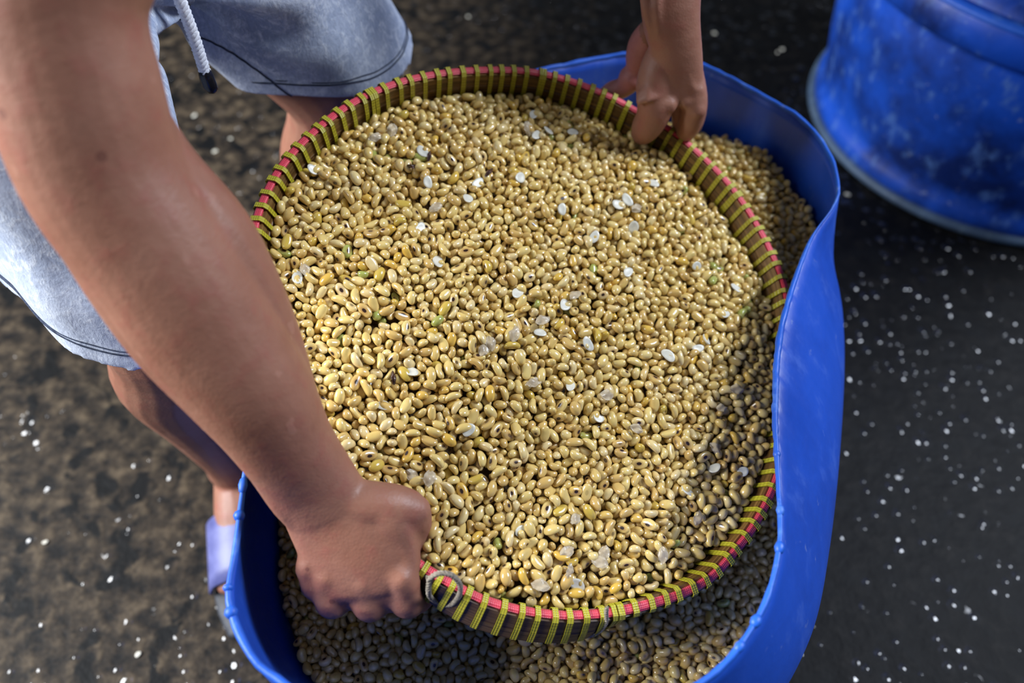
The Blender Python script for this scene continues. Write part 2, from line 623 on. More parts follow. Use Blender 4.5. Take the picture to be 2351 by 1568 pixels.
tub = empty('cut_tub', (TC[0], TC[1], 0))
tag(tub, 'low blue tub sawn from a drum, squeezed oval, half full of soybeans', 'tub')
zs_out = [0.0, 0.012, 0.04, 0.09, 0.15, 0.21, 0.27, 0.31, 0.33, 0.35, 0.37, 0.39, 0.41, 0.43, 0.448, 0.458]
TH = 0.0045
v, f = [], []
cos, sin = np.cos(ANG), np.sin(ANG)
rows = []
for z in zs_out:
    r = tub_r(z) - (0.01 if z == 0 else 0)
    rows.append(np.stack([TC[0] + r * cos, TC[1] + r * sin, np.full(NTUB, z) + (wob if z > 0.45 else 0)], 1))
for z in reversed(zs_out[1:]):
    r = tub_r(z) - TH
    rows.append(np.stack([TC[0] + r * cos, TC[1] + r * sin, np.full(NTUB, max(z, 0.012)) + (wob if z > 0.45 else 0)], 1))
rows.append(np.stack([TC[0] + 0.01 * cos, TC[1] + 0.01 * sin, np.full(NTUB, 0.012)], 1))
rows.append(np.stack([TC[0] + 0.01 * cos, TC[1] + 0.01 * sin, np.full(NTUB, 0.0)], 1))
V = np.concatenate(rows)
F = []
K = len(rows)
idx = np.arange(NTUB)
for i in range(K):
    k = (i + 1) % K
    F.append(np.stack([i * NTUB + idx, i * NTUB + (idx + 1) % NTUB, k * NTUB + (idx + 1) % NTUB, k * NTUB + idx], 1))
obj('wall_shell', mesh_np('tub_shell', V, np.concatenate(F)), M_TUB, tub)
# the sawn edge: a slightly ragged lighter bead on top of the wall
rc = tub_r(Z_RIM) - TH / 2
ctr = np.stack([TC[0] + rc * cos, TC[1] + rc * sin, np.full(NTUB, Z_RIM) + wob], 1)
rad = np.stack([cos, sin, 0 * cos], 1)
up = np.array((0, 0, 1.0))
rr = 0.0029 + 0.0002 * np.sin(ANG * 37 + 0.5) + 0.00022 * rng.normal(size=NTUB)
sect = [(math.cos(a), math.sin(a)) for a in np.linspace(0, 2 * math.pi, 8, endpoint=False)]
V = np.stack([ctr + rad * (cx * rr)[:, None] + up * (cy * rr)[:, None] for cx, cy in sect], 1).reshape(-1, 3)
F = []
for k in range(8):
    F.append(np.stack([idx * 8 + k, idx * 8 + (k + 1) % 8, ((idx + 1) % NTUB) * 8 + (k + 1) % 8, ((idx + 1) % NTUB) * 8 + k], 1))
e = obj('cut_edge', mesh_np('cut_edge', V, np.concatenate(F)), M_EDGE, tub)
e['label'] = 'lighter ragged sawn edge'
for (px, py, s, elong) in ((549, 1192, .0046, 1.0), (527, 1350, .0040, .8), (524, 1416, .0050, 1.0), (563, 1112, .0038, 1.9), (1741, 1424, .0042, 1.3),
                           (1797, 1250, .0040, 1.4), (1795, 1165, .0034, 1.5), (1790, 1045, .0032, 1.2), (1700, 1487, .0036, 1.4)):
    c = Pz(px, py, Z_RIM + 0.001)
    k = int(np.argmin(np.hypot(ctr[:, 0] - c.x, ctr[:, 1] - c.y)))
    g = Geo()
    tang = unit(ctr[(k + 1) % NTUB] - ctr[k - 1])
    g.ball(ctr[k] + np.array((0, 0, 0.001)), (s * elong, s, s * 0.9), 8, [tang, np.cross((0, 0, 1.0), tang), (0, 0, 1.0)])
    obj('burr', g.mesh('burr'), M_EDGE, tub)

# ------------------------------------------------------------------ the woven tray
TAU, SIG = math.tan(math.radians(22)), math.tan(math.radians(15))
D0 = 0.735
O0 = P(1190, 800, D0)
n_tray = (-AX_F + TAU * AX_U + SIG * AX_R).normalized()
e_x = (AX_R - n_tray * AX_R.dot(n_tray)).normalized()
e_y = n_tray.cross(e_x)


def on_tray(px, py, h=0.0):
    d = P(px, py, 1.0) - CAM
    t = (O0 + n_tray * h - CAM).dot(n_tray) / d.dot(n_tray)
    return CAM + d * t


# pixel of the pink strip, flare of the hoop there (degrees, + = bottom leans inward)
RIMPX = [(578, 600, 21), (588, 510, 21), (622, 425, 18), (665, 360, 14), (727, 298, 11), (800, 243, 8), (880, 203, 5), (960, 179, 3), (1050, 165, 2),
         (1150, 161, 2), (1235, 168, 2), (1320, 190, 3), (1400, 222, 5), (1465, 257, 7), (1530, 292, 9), (1590, 340, 11), (1650, 397, 13), (1700, 458, 15),
         (1745, 530, 17), (1776, 592, 18), (1799, 650, 18), (1809, 705, 18), (1820, 780, 18), (1822, 860, 18), (1815, 950, 18), (1799, 1040, 18), (1773, 1125, 18),
         (1735, 1200, 18), (1693, 1258, 18), (1635, 1322, 17), (1565, 1362, 14), (1480, 1389, 6), (1420, 1403, -8), (1370, 1410, -22), (1290, 1413, -28), (1200, 1402, -28), (1110, 1377, -26), (1035, 1340, -22),
         (965, 1298, -14), (868, 1228, -4), (775, 1128, 4), (700, 1010, 10), (645, 890, 14), (605, 760, 18), (585, 670, 20)]
pts = []
for px, py, fl_ in RIMPX:
    w = on_tray(px, py, -0.014 * math.exp(-(((px - 860) / 130) ** 2 + ((py - 1225) / 130) ** 2)))
    pts.append((w.x, w.y, w.z, math.radians(fl_)))
NR = 512
RC = catmull(pts, NR, True)
RP, RFL = RC[:, :3], RC[:, 3]
PER = np.linalg.norm(np.roll(RP, -1, 0) - RP, axis=1).sum()
RT = unit(np.roll(RP, -1, 0) - np.roll(RP, 1, 0))
N_ = np.array(n_tray)
cen = RP.mean(0)
RO = unit(np.cross(RT, N_))
if np.mean(np.sum(RO * (RP - cen), 1)) < 0:
    RO = -RO
RW = -N_[None] * np.cos(RFL)[:, None] - RO * np.sin(RFL)[:, None]       # down the hoop wall
RQ = RO * np.cos(RFL)[:, None] - N_[None] * np.sin(RFL)[:, None]         # outward, square to the wall
tray = empty('woven_tray', tuple(cen - N_ * 0.07))
tag(tray, 'round bamboo tray with pink and yellow bound rim, heaped with soybeans', 'tray')
s_al = np.arange(NR) * PER / NR


def ring_strip(name, sect, mat):
    """sect: list of (q outward, w down) corners swept round the rim."""
    K = len(sect)
    V = np.stack([RP + RQ * q + RW * w for q, w in sect], 1).reshape(-1, 3)
    idx = np.arange(NR)
    F = [np.stack([idx * K + k, idx * K + (k + 1) % K, ((idx + 1) % NR) * K + (k + 1) % K, ((idx + 1) % NR) * K + k], 1) for k in range(K)]
    me = mesh_np(name, V, np.concatenate(F), False)
    al = np.stack([np.stack([s_al, np.full(NR, q), np.full(NR, w)], 1) for q, w in sect], 1).reshape(-1, 3)
    a = me.attributes.new('along', 'FLOAT_VECTOR', 'POINT')
    a.data.foreach_set('vector', al.astype(np.float32).ravel())
    return obj(name, me, mat, tray)


HH = 0.034
o = ring_strip('inner_hoop', [(-0.0055, 0.001), (-0.0055, 0.016), (-0.0062, 0.017), (-0.0055, 0.018), (-0.005, HH), (-0.002, HH), (-0.002, 0.001)], M_BAMBOO)
o['label'] = 'light brown split bamboo hoop inside the rim'
o = ring_strip('outer_hoop', [(0.002, 0.001), (0.002, HH - .002), (0.0055, HH - .002), (0.006, 0.020), (0.0064, 0.0185), (0.006, 0.017), (0.0055, 0.001)], M_BAMBOO2)
o['label'] = 'dark brown split bamboo hoop outside the rim'
o = ring_strip('rim_tape', [(-0.0038, -0.001), (-0.002, -0.0022), (0.002, -0.0022), (0.0038, -0.001), (0.003, 0.002), (-0.003, 0.002)], M_PINK)
o['label'] = 'pink woven tape along the rim'

# yellow tape bindings, one loop each
path = [(-0.0062, HH - 0.001), (-0.0072, 0.017), (-0.0064, 0.000), (-0.0036, -0.0029), (0.0036, -0.0029), (0.0064, 0.000), (0.0072, 0.017), (0.0062, HH - 0.003)]


def binding(s0, width, slant):
    K = len(path)
    V, AL = [], []
    for th in (0.0, 0.0007):
        for i, (q, w) in enumerate(path):
            sgn = -1 if q < 0 else 1
            qq, ww = q + (sgn * th if abs(w) > -1 else 0), w - (th if w < 0 else 0)
            lean = slant * (max(w, 0) / HH) * (1 if q < 0 else -0.6)
            for e in (-0.5, 0.5):
                x = ((s0 + lean + e * width) / PER * NR) % NR
                k = int(x)
                fr = x - k
                k2 = (k + 1) % NR
                b = RP[k] * (1 - fr) + RP[k2] * fr
                V.append(b + (RQ[k] * (1 - fr) + RQ[k2] * fr) * qq + (RW[k] * (1 - fr) + RW[k2] * fr) * ww)
                AL.append((e * width, i * 0.009, 0))
    n2 = 2 * K
    F = []
    for i in range(K - 1):
        a = 2 * i
        F += [(a, a + 1, a + 3, a + 2), (n2 + a, n2 + a + 2, n2 + a + 3, n2 + a + 1), (a, a + 2, n2 + a + 2, n2 + a), (a + 1, n2 + a + 1, n2 + a + 3, a + 3)]
    F += [(0, n2, n2 + 1, 1), (n2 - 2, n2 - 1, 2 * n2 - 1, 2 * n2 - 2)]
    me = mesh_np('binding', np.array(V), np.array(F), False)
    a = me.attributes.new('along', 'FLOAT_VECTOR', 'POINT')
    a.data.foreach_set('vector', np.array(AL, np.float32).ravel())
    return obj('binding', me, M_YEL, tray)


def rim_s(px, py):
    w = np.array(on_tray(px, py))
    return s_al[int(np.argmin(np.linalg.norm(RP - w, axis=1)))]


NB = 118
for i in range(NB):
    binding((i + 0.12 * random.uniform(-1, 1)) * PER / NB, random.uniform(0.0044, 0.0052), 0.004)
for px, py in ((1247, 170), (1690, 445), (1408, 1405), (1425, 1402), (846, 215)):
    binding(rim_s(px, py), 0.0042, 0.003)

# woven dish under the beans
K = 14
rows = []
for i in range(K + 1):
    s = i / K
    shrink = 1 - s ** 2.2
    depth = HH - 0.004 + 0.040 * math.sin(min(s * 1.9, 1) * math.pi / 2)
    low = RP + RW * (HH - 0.004) - RO * 0.002
    c = cen - N_ * depth
    rows.append(low * shrink + (c)[None] * (1 - shrink) if False else (low - (N_ * (depth - (HH - 0.004)))[None] - cen) * max(shrink, 0.02) + cen + (-(N_ * (HH - 0.004)))[None] * (1 - max(shrink, 0.02)) - N_[None] * (depth - (HH - 0.004)) * (1 - max(shrink, 0.02)))
top = rows
bot = [r - N_[None] * 0.003 for r in reversed(rows)]
rows = top + bot
V = np.concatenate(rows)
idx = np.arange(NR)
F = []
for i in range(len(rows)):
    k = (i + 1) % len(rows)
    F.append(np.stack([i * NR + idx, i * NR + (idx + 1) % NR, k * NR + (idx + 1) % NR, k * NR + idx], 1))
obj('woven_base', mesh_np('woven_base', V[:, :], np.concatenate(F)), M_WEAVE, tray)


def twine(name, pts, r, parent, mat, twist=900.0, closed=False, n=None, strands=2):
    q = catmull(np.array([np.array(p) for p in pts]), n or 120, closed)
    T = unit(np.gradient(q, axis=0))
    g = Geo()
    L = np.concatenate([[0], np.cumsum(np.linalg.norm(np.diff(q, axis=0), axis=1))])
    u = np.cross(T, np.array((0.3, 0.2, 0.9)))
    u = unit(u)
    w = np.cross(T, u)
    for s in range(strands):
        ph = 2 * math.pi * s / strands
        c = q + (u * np.cos(L * twist + ph)[:, None] + w * np.sin(L * twist + ph)[:, None]) * r * 0.55
        g.tube([(c[i], r * 0.72) for i in range(len(c))], 6, 1)
    me = g.mesh(name)
    return obj(name, me, mat, parent)


lp = [(984, 1352, .628), (988, 1328, .622), (1010, 1316, .618), (1038, 1321, .620), (1056, 1343, .628), (1053, 1368, .640), (1034, 1388, .655), (1004, 1382, .660), (986, 1368, .645), (984, 1350, .629)]
o = twine('twine_loop', [P(*p) for p in lp], 0.0019, tray, M_TWINE, 800, False, 90, 3)
o['label'] = 'grey twine ring looped round the rim'
lp = [(1036, 1384, .657), (1062, 1402, .670), (1120, 1428, .682), (1210, 1455, .69), (1300, 1464, .69), (1365, 1455, .682), (1390, 1432, .668), (1392, 1405, .650), (1393, 1396, .645)]
o = twine('twine_tail', [P(*p) for p in lp], 0.0016, tray, M_TWINE, 800, False, 110, 2)
o['label'] = 'loose end of grey twine under the rim'


# ------------------------------------------------------------------ soybeans: settle them, then build them
def settle(top, wall, area, thick, bean_r, density, iters, seed, fill=None):
    """Drop capsules (two balls each) into a bed between top-thick and top, push overlaps apart. Local frame, z up."""
    rg = np.random.default_rng(seed)
    half = 0.0023
    n = int(area * thick * density)
    xy = fill(rg, n)
    n = len(xy)
    base = lambda p: top(p[:, 0], p[:, 1]) - thick
    c = np.concatenate([xy, (top(xy[:, 0], xy[:, 1]) - thick + rg.uniform(0.002, thick * 1.25, n))[:, None]], 1)
    d = unit(rg.normal(size=(n, 3)) * np.array((1, 1, 0.75)))
    size = rg.uniform(0.88, 1.12, n)
    hl = half * size * rg.uniform(0.75, 1.2, n)
    p = np.concatenate([c - d * hl[:, None], c + d * hl[:, None]])
    r = np.tile(bean_r * size, 2)
    mate = np.concatenate([np.arange(n) + n, np.arange(n)])
    h = 2.2 * bean_r
    for it in range(iters):
        p[:, 2] -= 0.00035 if it < iters - 8 else 0.0
        if it % 2 == 0:
            lo = p.min(0) - h
            cell = ((p - lo) / h).astype(np.int64)
            dim = cell.max(0) + 3
            key = cell[:, 0] + dim[0] * (cell[:, 1] + dim[1] * cell[:, 2])
            order = np.argsort(key, kind='stable')
            sk = key[order]
            I, J = [], []
            for dx in (-1, 0, 1):
                for dy in (-1, 0, 1):
                    for dz in (-1, 0, 1):
                        off = dx + dim[0] * (dy + dim[1] * dz)
                        if off < 0:
                            continue
                        s = np.searchsorted(sk, key + off, 'left')
                        e = np.searchsorted(sk, key + off, 'right')
                        for m in range(int((e - s).max())):
                            ok = s + m < e
                            i = np.nonzero(ok)[0]
                            j = order[s[ok] + m]
                            keep = (j != mate[i]) & ((i < j) if off == 0 else True)
                            I.append(i[keep])
                            J.append(j[keep])
            I, J = np.concatenate(I), np.concatenate(J)
        dv = p[I] - p[J]
        dist = np.linalg.norm(dv, axis=1) + 1e-9
        pen = (r[I] + r[J]) * 0.97 - dist
        ok = pen > 0
        corr = dv[ok] / dist[ok][:, None] * (pen[ok] * 0.42)[:, None]
        acc = np.zeros_like(p)
        for k in range(3):
            acc[:, k] += np.bincount(I[ok], corr[:, k], len(p)) - np.bincount(J[ok], corr[:, k], len(p))
        acc = np.clip(acc, -0.003, 0.003)
        p += acc
        b = base(p) + r
        p[:, 2] = np.maximum(p[:, 2], b)
        p = wall(p, r)
        # keep each capsule's length
        m = (p[:n] + p[n:]) / 2
        dd = unit(p[n:] - p[:n])
        p = np.concatenate([m - dd * hl[:, None], m + dd * hl[:, None]])
    return (p[:n] + p[n:]) / 2, unit(p[n:] - p[:n]), size


def bean_shape(nu, nv):
    v, f = [], []
    for i in range(1, nv):
        t = math.pi * i / nv
        for j in range(nu):
            a = 2 * math.pi * j / nu
            x = math.cos(t)
            s = math.sin(t) ** 0.9
            v.append((x, s * math.cos(a), s * math.sin(a)))
    v = [(1, 0, 0)] + v + [(-1, 0, 0)]
    R = nv - 1
    for j in range(nu):
        f.append((0, 1 + j, 1 + (j + 1) % nu, 0))
        f.append((len(v) - 1, 1 + (R - 1) * nu + (j + 1) % nu, 1 + (R - 1) * nu + j, len(v) - 1))
    tri = [(q[0], q[1], q[2]) for q in f]
    for i in range(R - 1):
        for j in range(nu):
            a, b = 1 + i * nu + j, 1 + i * nu + (j + 1) % nu
            tri += [(a, b + nu, b), (a, a + nu, b + nu)]
    v = np.array(v)
    ext = np.array((0.0062, 0.00435, 0.0042))
    w = v * ext
    w[:, 1] -= 0.0011 * (1 - v[:, 0] ** 2) * (v[:, 1] > 0.3) * (v[:, 1])   # flattened belly at the eye
    w[:, 1] += 0.0009 * (v[:, 0] ** 2 - 0.4)
    return v, w, np.array(tri)


def frames(d, rg):
    r = unit(rg.normal(size=d.shape))
    y = unit(np.cross(d, r))
    return np.stack([d, y, np.cross(d, y)], 2)       # columns


def bean_tones(n, rg):
    t = np.stack([rg.uniform(0, 0.9, n), rg.uniform(0, 1, n), rg.uniform(0, 1, n), np.ones(n)], 1)
    k = rg.uniform(size=n)
    t[k < 0.055, 0] = rg.uniform(0.90, 0.94, (k < 0.055).sum())
    t[k > 0.988, 0] = 0.985
    return t


# dark bed beneath the loose layers: shade between deeper beans painted into its colour
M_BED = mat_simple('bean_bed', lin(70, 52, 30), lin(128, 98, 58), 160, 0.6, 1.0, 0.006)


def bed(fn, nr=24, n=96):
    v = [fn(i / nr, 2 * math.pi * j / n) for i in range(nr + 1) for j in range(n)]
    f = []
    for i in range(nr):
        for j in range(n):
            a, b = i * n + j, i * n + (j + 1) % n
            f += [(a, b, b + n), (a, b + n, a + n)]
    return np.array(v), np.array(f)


def bean_mesh(name, cen_, rot, size, tones, shape, under=None):
    bco, w, tri = shape
    n, m = len(cen_), len(w)
    asp = 1 + 0.065 * np.random.default_rng(3).normal(size=(n, 3))
    V = np.einsum('nij,nmj->nmi', rot, w[None] * asp[:, None] * size[:, None, None]) + cen_[:, None]
    F = (tri[None] + (np.arange(n) * m)[:, None, None]).reshape(-1, 3)
    V = V.reshape(-1, 3)
    bc_, tn_ = np.tile(bco, (n, 1)), np.repeat(tones, m, 0)
    nf = len(F)
    if under is not None:
        F = np.concatenate([F, under[1] + len(V)])
        V = np.concatenate([V, under[0]])
        bc_ = np.concatenate([bc_, np.zeros((len(under[0]), 3))])
        tn_ = np.concatenate([tn_, np.zeros((len(under[0]), 4))])
    me = mesh_np(name, V, F)
    a = me.attributes.new('bean_co', 'FLOAT_VECTOR', 'POINT')
    a.data.foreach_set('vector', bc_.astype(np.float32).ravel())
    a = me.attributes.new('tone', 'FLOAT_COLOR', 'POINT')
    a.data.foreach_set('color', tn_.astype(np.float32).ravel())
    me.materials.append(M_BEAN)
    if under is not None:
        me.materials.append(M_BED)
        me.polygons.foreach_set('material_index', (np.arange(len(F)) >= nf).astype(np.int32))
    return me


# --- tray bed in the tray's own frame
EX, EY = np.array(e_x), np.array(e_y)
rel = RP - cen
lx, ly = rel @ EX, rel @ EY
la = np.arctan2(ly, lx)
lo_ = np.argsort(la)
LA, LR = la[lo_], np.hypot(lx, ly)[lo_]
# flare moves the inside face of the hoop
LFL = RFL[lo_]


def rim_r(a):
    return np.interp(a, np.concatenate([LA - 2 * np.pi, LA, LA + 2 * np.pi]), np.tile(LR, 3))


def rim_fl(a):
    return np.interp(a, np.concatenate([LA - 2 * np.pi, LA, LA + 2 * np.pi]), np.tile(LFL, 3))


def tray_top(x, y):
    a = np.arctan2(y, x)
    rho = np.clip(np.hypot(x, y) / rim_r(a), 0, 1.05)
    e = 0.017 + 0.012 * np.sin(a) + 0.004 * np.cos(a)
    e = np.clip(e, 0.004, 0.03)
    return -e * rho ** 5 + 0.004 * (1 - rho ** 2) + 0.0012 * np.sin(x * 31 + 1) * np.sin(y * 27)


def tray_wall(p, r):
    a = np.arctan2(p[:, 1], p[:, 0])
    R = rim_r(a) - 0.0065 - r + np.tan(np.clip(rim_fl(a), -0.1, 0.4)) * np.minimum(p[:, 2], 0)
    q = np.hypot(p[:, 0], p[:, 1])
    k = np.minimum(1, R / np.maximum(q, 1e-6))
    p[:, 0] *= k
    p[:, 1] *= k
    return p


def tray_fill(rg, n):
    a = rg.uniform(-np.pi, np.pi, n * 2)
    R = rim_r(a)
    q = np.sqrt(rg.uniform(0, 1, n * 2))
    keep = rg.uniform(size=n * 2) < (R / R.max()) ** 2
    xy = np.stack([np.cos(a) * R * q * 0.96, np.sin(a) * R * q * 0.96], 1)[keep]
    return xy[:n]


def clock(c):
    r = (c - cen) @ EX, (c - cen) @ EY
    k = round((math.degrees(math.atan2(r[0], r[1])) % 360) / 30) % 12
    rho = math.hypot(*r) / float(rim_r(math.atan2(r[1], r[0])))
    hour = ('twelve', 'one', 'two', 'three', 'four', 'five', 'six', 'seven', 'eight', 'nine', 'ten', 'eleven')[k]
    zone = 'by the rim' if rho > 0.8 else 'well out' if rho > 0.55 else 'halfway out' if rho > 0.27 else 'near the middle'
    return f"{zone}, {hour} o'clock"


def unique_labels(items, text):
    """items: (object, place, sort key). Same place: tell them apart by how far from the camera they lie."""
    by = {}
    for o, place, key in items:
        by.setdefault(place, []).append((key, o))
    for place, lst in by.items():
        lst.sort(key=lambda t: t[0])
        names = [''] if len(lst) == 1 else ['farther of two', 'nearer of two'] if len(lst) == 2 else ['farthest of three', 'middle of three', 'nearest of three'] if len(lst) == 3 else [f'{w} of several' for w in ('first', 'second', 'third', 'fourth', 'fifth', 'sixth')]
        for nm, (_, o) in zip(names, lst):
            o['label'] = text + ' ' + place + (', ' + nm if nm else '')


A_TRAY = 0.5 * np.sum(LR ** 2) * 2 * np.pi / NR
BR = 0.0041
bc, bd, bs = settle(tray_top, tray_wall, A_TRAY, 0.0185, BR, 1.45e6, 60, 5, tray_fill)
# drop what is buried under two layers
gx = ((bc[:, 0] + 0.5) / 0.006).astype(int)
gy = ((bc[:, 1] + 0.5) / 0.006).astype(int)
H = np.full((170, 170), -1.0)
np.maximum.at(H, (gx, gy), bc[:, 2])
H2 = np.max([np.roll(np.roll(H, i, 0), j, 1) for i in (-1, 0, 1) for j in (-1, 0, 1)], 0)
keep = bc[:, 2] > H2[gx, gy] - 0.0125
bc, bd, bs = bc[keep], bd[keep], bs[keep]
surf = bc[:, 2] > H2[(bc[:, 0] + 0.5).__truediv__(0.006).astype(int), (bc[:, 1] + 0.5).__truediv__(0.006).astype(int)] - 0.0042
B3 = np.stack([EX, EY, N_], 1)
wc = bc @ B3.T + cen
wd = bd @ B3.T
camv = np.array(CAM)
relc = wc - camv
dep = relc @ np.array(AX_F)
bpx = 1175.5 + FPX * relc[:, 0] / dep
bpy_ = 784 - FPX * (relc @ np.array(AX_U)) / dep
# not behind the near arm and hand
ARM = [(120, 0, 205), (165, 200, 200), (225, 400, 195), (348, 580, 185), (448, 740, 178), (573, 900, 150), (655, 1020, 122), (715, 1105, 113), (770, 1190, 125), (815, 1260, 170), (825, 1330, 165)]
hid = np.zeros(len(bc), bool)
AQ = catmull(ARM, 120)
for ax, ay, ar in AQ:
    hid |= np.hypot(bpx - ax, bpy_ - ay) < ar + 12
tones = bean_tones(len(bc), rng)
rot = frames(wd, rng)
cand = np.nonzero(surf & ~hid & (bpx < 1700))[0]
cand = cand[np.argsort(dep[cand] / bs[cand])][:300]
single = np.zeros(len(bc), bool)
single[cand] = True
SH_LO, SH_HI = bean_shape(10, 7), bean_shape(14, 10)
def bed_tray(s, a):
    a = (a + math.pi) % (2 * math.pi) - math.pi
    R = (float(rim_r(a)) - 0.012) * s
    x, y = R * math.cos(a), R * math.sin(a)
    return tuple(cen + EX * x + EY * y + N_ * (float(tray_top(np.array(x), np.array(y))) - 0.0155))


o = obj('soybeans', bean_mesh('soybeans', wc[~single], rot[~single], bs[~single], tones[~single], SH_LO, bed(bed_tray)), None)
tag(o, 'heap of wet pale yellow soybeans filling the woven tray', 'soybeans', None, 'stuff')
variants = []
for k in range(24):
    tn = tones[cand[k * 12]][None]
    variants.append(bean_mesh('soybean', np.zeros((1, 3)), np.eye(3)[None], np.ones(1), tn, SH_HI))
for k, i in enumerate(cand):
    o = bpy.data.objects.new('soybean', variants[k % 24])
    m = Matrix(rot[i].tolist()).to_4x4()
    s = float(bs[i])
    o.matrix_world = Matrix.Translation(wc[i].tolist()) @ m @ Matrix.Diagonal((s, s, s, 1))
    col.objects.link(o)
    tn = tones[cand[(k % 24) * 12]]
    look = ('green-tinged' if tn[0] > 0.95 else 'golden yellow' if tn[0] > 0.9 else 'pale cream' if tn[0] > 0.72 else 'light tan' if tn[0] < 0.22 else 'pale yellow') + (', dark-eyed' if tn[1] > 0.6 else '')
    tag(o, f'wet {look} soybean on the tray heap, ' + clock(wc[i]), 'soybean', 'soybeans on the near side of the heap')

# --- bed of beans in the tub
def tub_top(x, y):
    s = np.clip((y - 0.33) / 0.42, 0, 1)
    s = s * s * (3 - 2 * s)
    return 0.268 + 0.139 * s + 0.004 * np.sin(x * 37) * np.sin(y * 29 + 1)


ZL = np.linspace(0.2, 0.46, 14)
RTAB = np.stack([tub_r(z) for z in ZL])


def tub_wall(p, r):
    q = p[:, :2] - TC
    a = np.arctan2(q[:, 1], q[:, 0])
    ai = ((a + np.pi) / (2 * np.pi) * NTUB).astype(int) % NTUB
    zi = np.clip(((p[:, 2] - 0.2) / 0.02).astype(int), 0, 13)
    R = RTAB[zi, ai] - TH - r - 0.001
    d = np.linalg.norm(q, axis=1)
    k = np.minimum(1, R / np.maximum(d, 1e-6))
    p[:, :2] = TC + q * k[:, None]
    return p


TRXY = RP[:, :2]
trc = cen[:2]


def tub_fill(rg, n):
    xy = np.stack([rg.uniform(-0.24, 0.38, n * 2), rg.uniform(0.09, 0.9, n * 2)], 1)
    q = xy - TC
    ai = ((np.arctan2(q[:, 1], q[:, 0]) + np.pi) / (2 * np.pi) * NTUB).astype(int) % NTUB
    ok = np.hypot(q[:, 0], q[:, 1]) < RTAB[5, ai] - 0.012
    # the bed right under the middle of the tray stays bare: nothing sees it
    t = xy - trc
    ok &= (np.hypot(t[:, 0] / 0.15, (t[:, 1] + 0.0) / 0.15) > 1)
    return xy[ok]


# number of points per area follows from the box the fill samples
box = 0.62 * 0.81
tc_, td_, ts_ = settle(tub_top, tub_wall, box, 0.0165, BR, 1.4e6 / 2, 50, 9, tub_fill)
tt = bean_tones(len(tc_), rng)
def bed_tub(s, a):
    k = int((((a + math.pi) % (2 * math.pi)) / (2 * math.pi)) * NTUB) % NTUB
    R = (RTAB[4, k] - 0.006) * s
    x, y = TC[0] + R * math.cos(ANG[k]), TC[1] + R * math.sin(ANG[k])
    return (x, y, float(tub_top(np.array(x), np.array(y))) - 0.014)


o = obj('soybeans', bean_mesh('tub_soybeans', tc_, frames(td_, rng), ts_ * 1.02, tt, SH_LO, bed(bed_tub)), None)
tag(o, 'bed of soybeans lying in the blue tub underneath the tray', 'soybeans', None, 'stuff')


# --- split halves, skins and husks lying on the heap
def top_at(px, py):
    """Point and local height of the heap at a pixel."""
    k = np.argmin(np.hypot(bpx - px, bpy_ - py) + np.where(surf, 0, 40))
    near = np.hypot(bpx - bpx[k], bpy_ - bpy_[k]) < 26
    h = np.sort(bc[near, 2])[-3:].mean() if near.sum() >= 3 else bc[k, 2]
    return np.array(on_tray(px, py, h + 0.0036))


def half_mesh(a=0.0062, b=0.0042, t=0.0021):
    rings = []
    nu = 18
    th = np.linspace(0, 2 * np.pi, nu, endpoint=False)

    def ring(k, z):
        return [((a * math.cos(x) * k), (b * math.sin(x) + 0.0009 * math.cos(x) ** 2) * k, z) for x in th]
    g = Geo()
    for k, z in ((0.25, -t * 0.98), (0.62, -t * 0.8), (0.9, -t * 0.42), (1.0, 0), (0.97, 0.0003), (0.6, 0.0001), (0.2, -0.0001)):
        rings.append(ring(k, z))
    g.loft(rings)
    return g.mesh('bean_half')


HALVES = [half_mesh(), half_mesh(0.0066, 0.0040), half_mesh(0.0056, 0.0044)]
items = []
halves = [(982, 418), (1440, 459), (1225, 262), (1315, 302), (1232, 310), (966, 524), (1005, 600), (1364, 545), (1455, 522), (1442, 624), (1603, 800),
          (1622, 778), (943, 852), (1310, 885), (1075, 986), (1198, 1218), (1578, 1127), (1706, 1083), (1240, 763), (1188, 672), (1298, 700), (720, 390),
          (970, 348), (1075, 455), (1665, 720), (1350, 790), (1375, 960), (682, 637), (1325, 1342), (1420, 470), (1260, 300), (1535, 815), (1195, 408),
          (1290, 480), (1098, 420), (1600, 610), (1690, 660), (1500, 420), (880, 930), (1640, 1075)]
for i, (px, py) in enumerate(halves):
    o = bpy.data.objects.new('soybean_half', HALVES[i % 3])
    if not HALVES[i % 3].materials:
        HALVES[i % 3].materials.append(M_HALF)
    c = top_at(px, py)
    nn = Vector((N_ + rng.normal(size=3) * 0.28).tolist()).normalized()
    q = nn.to_track_quat('Z', 'Y').to_matrix().to_4x4()
    s = rng.uniform(0.95, 1.2)
    o.matrix_world = Matrix.Translation(c.tolist()) @ q @ Matrix.Rotation(rng.uniform(0, 6.28), 4, 'Z') @ Matrix.Diagonal((s, s, s, 1))
    col.objects.link(o)
    tag(o, None, 'soybean half', 'split halves on the heap')
    items.append((o, clock(c), py))
unique_labels(items, 'whitish split soybean half on the heap,')


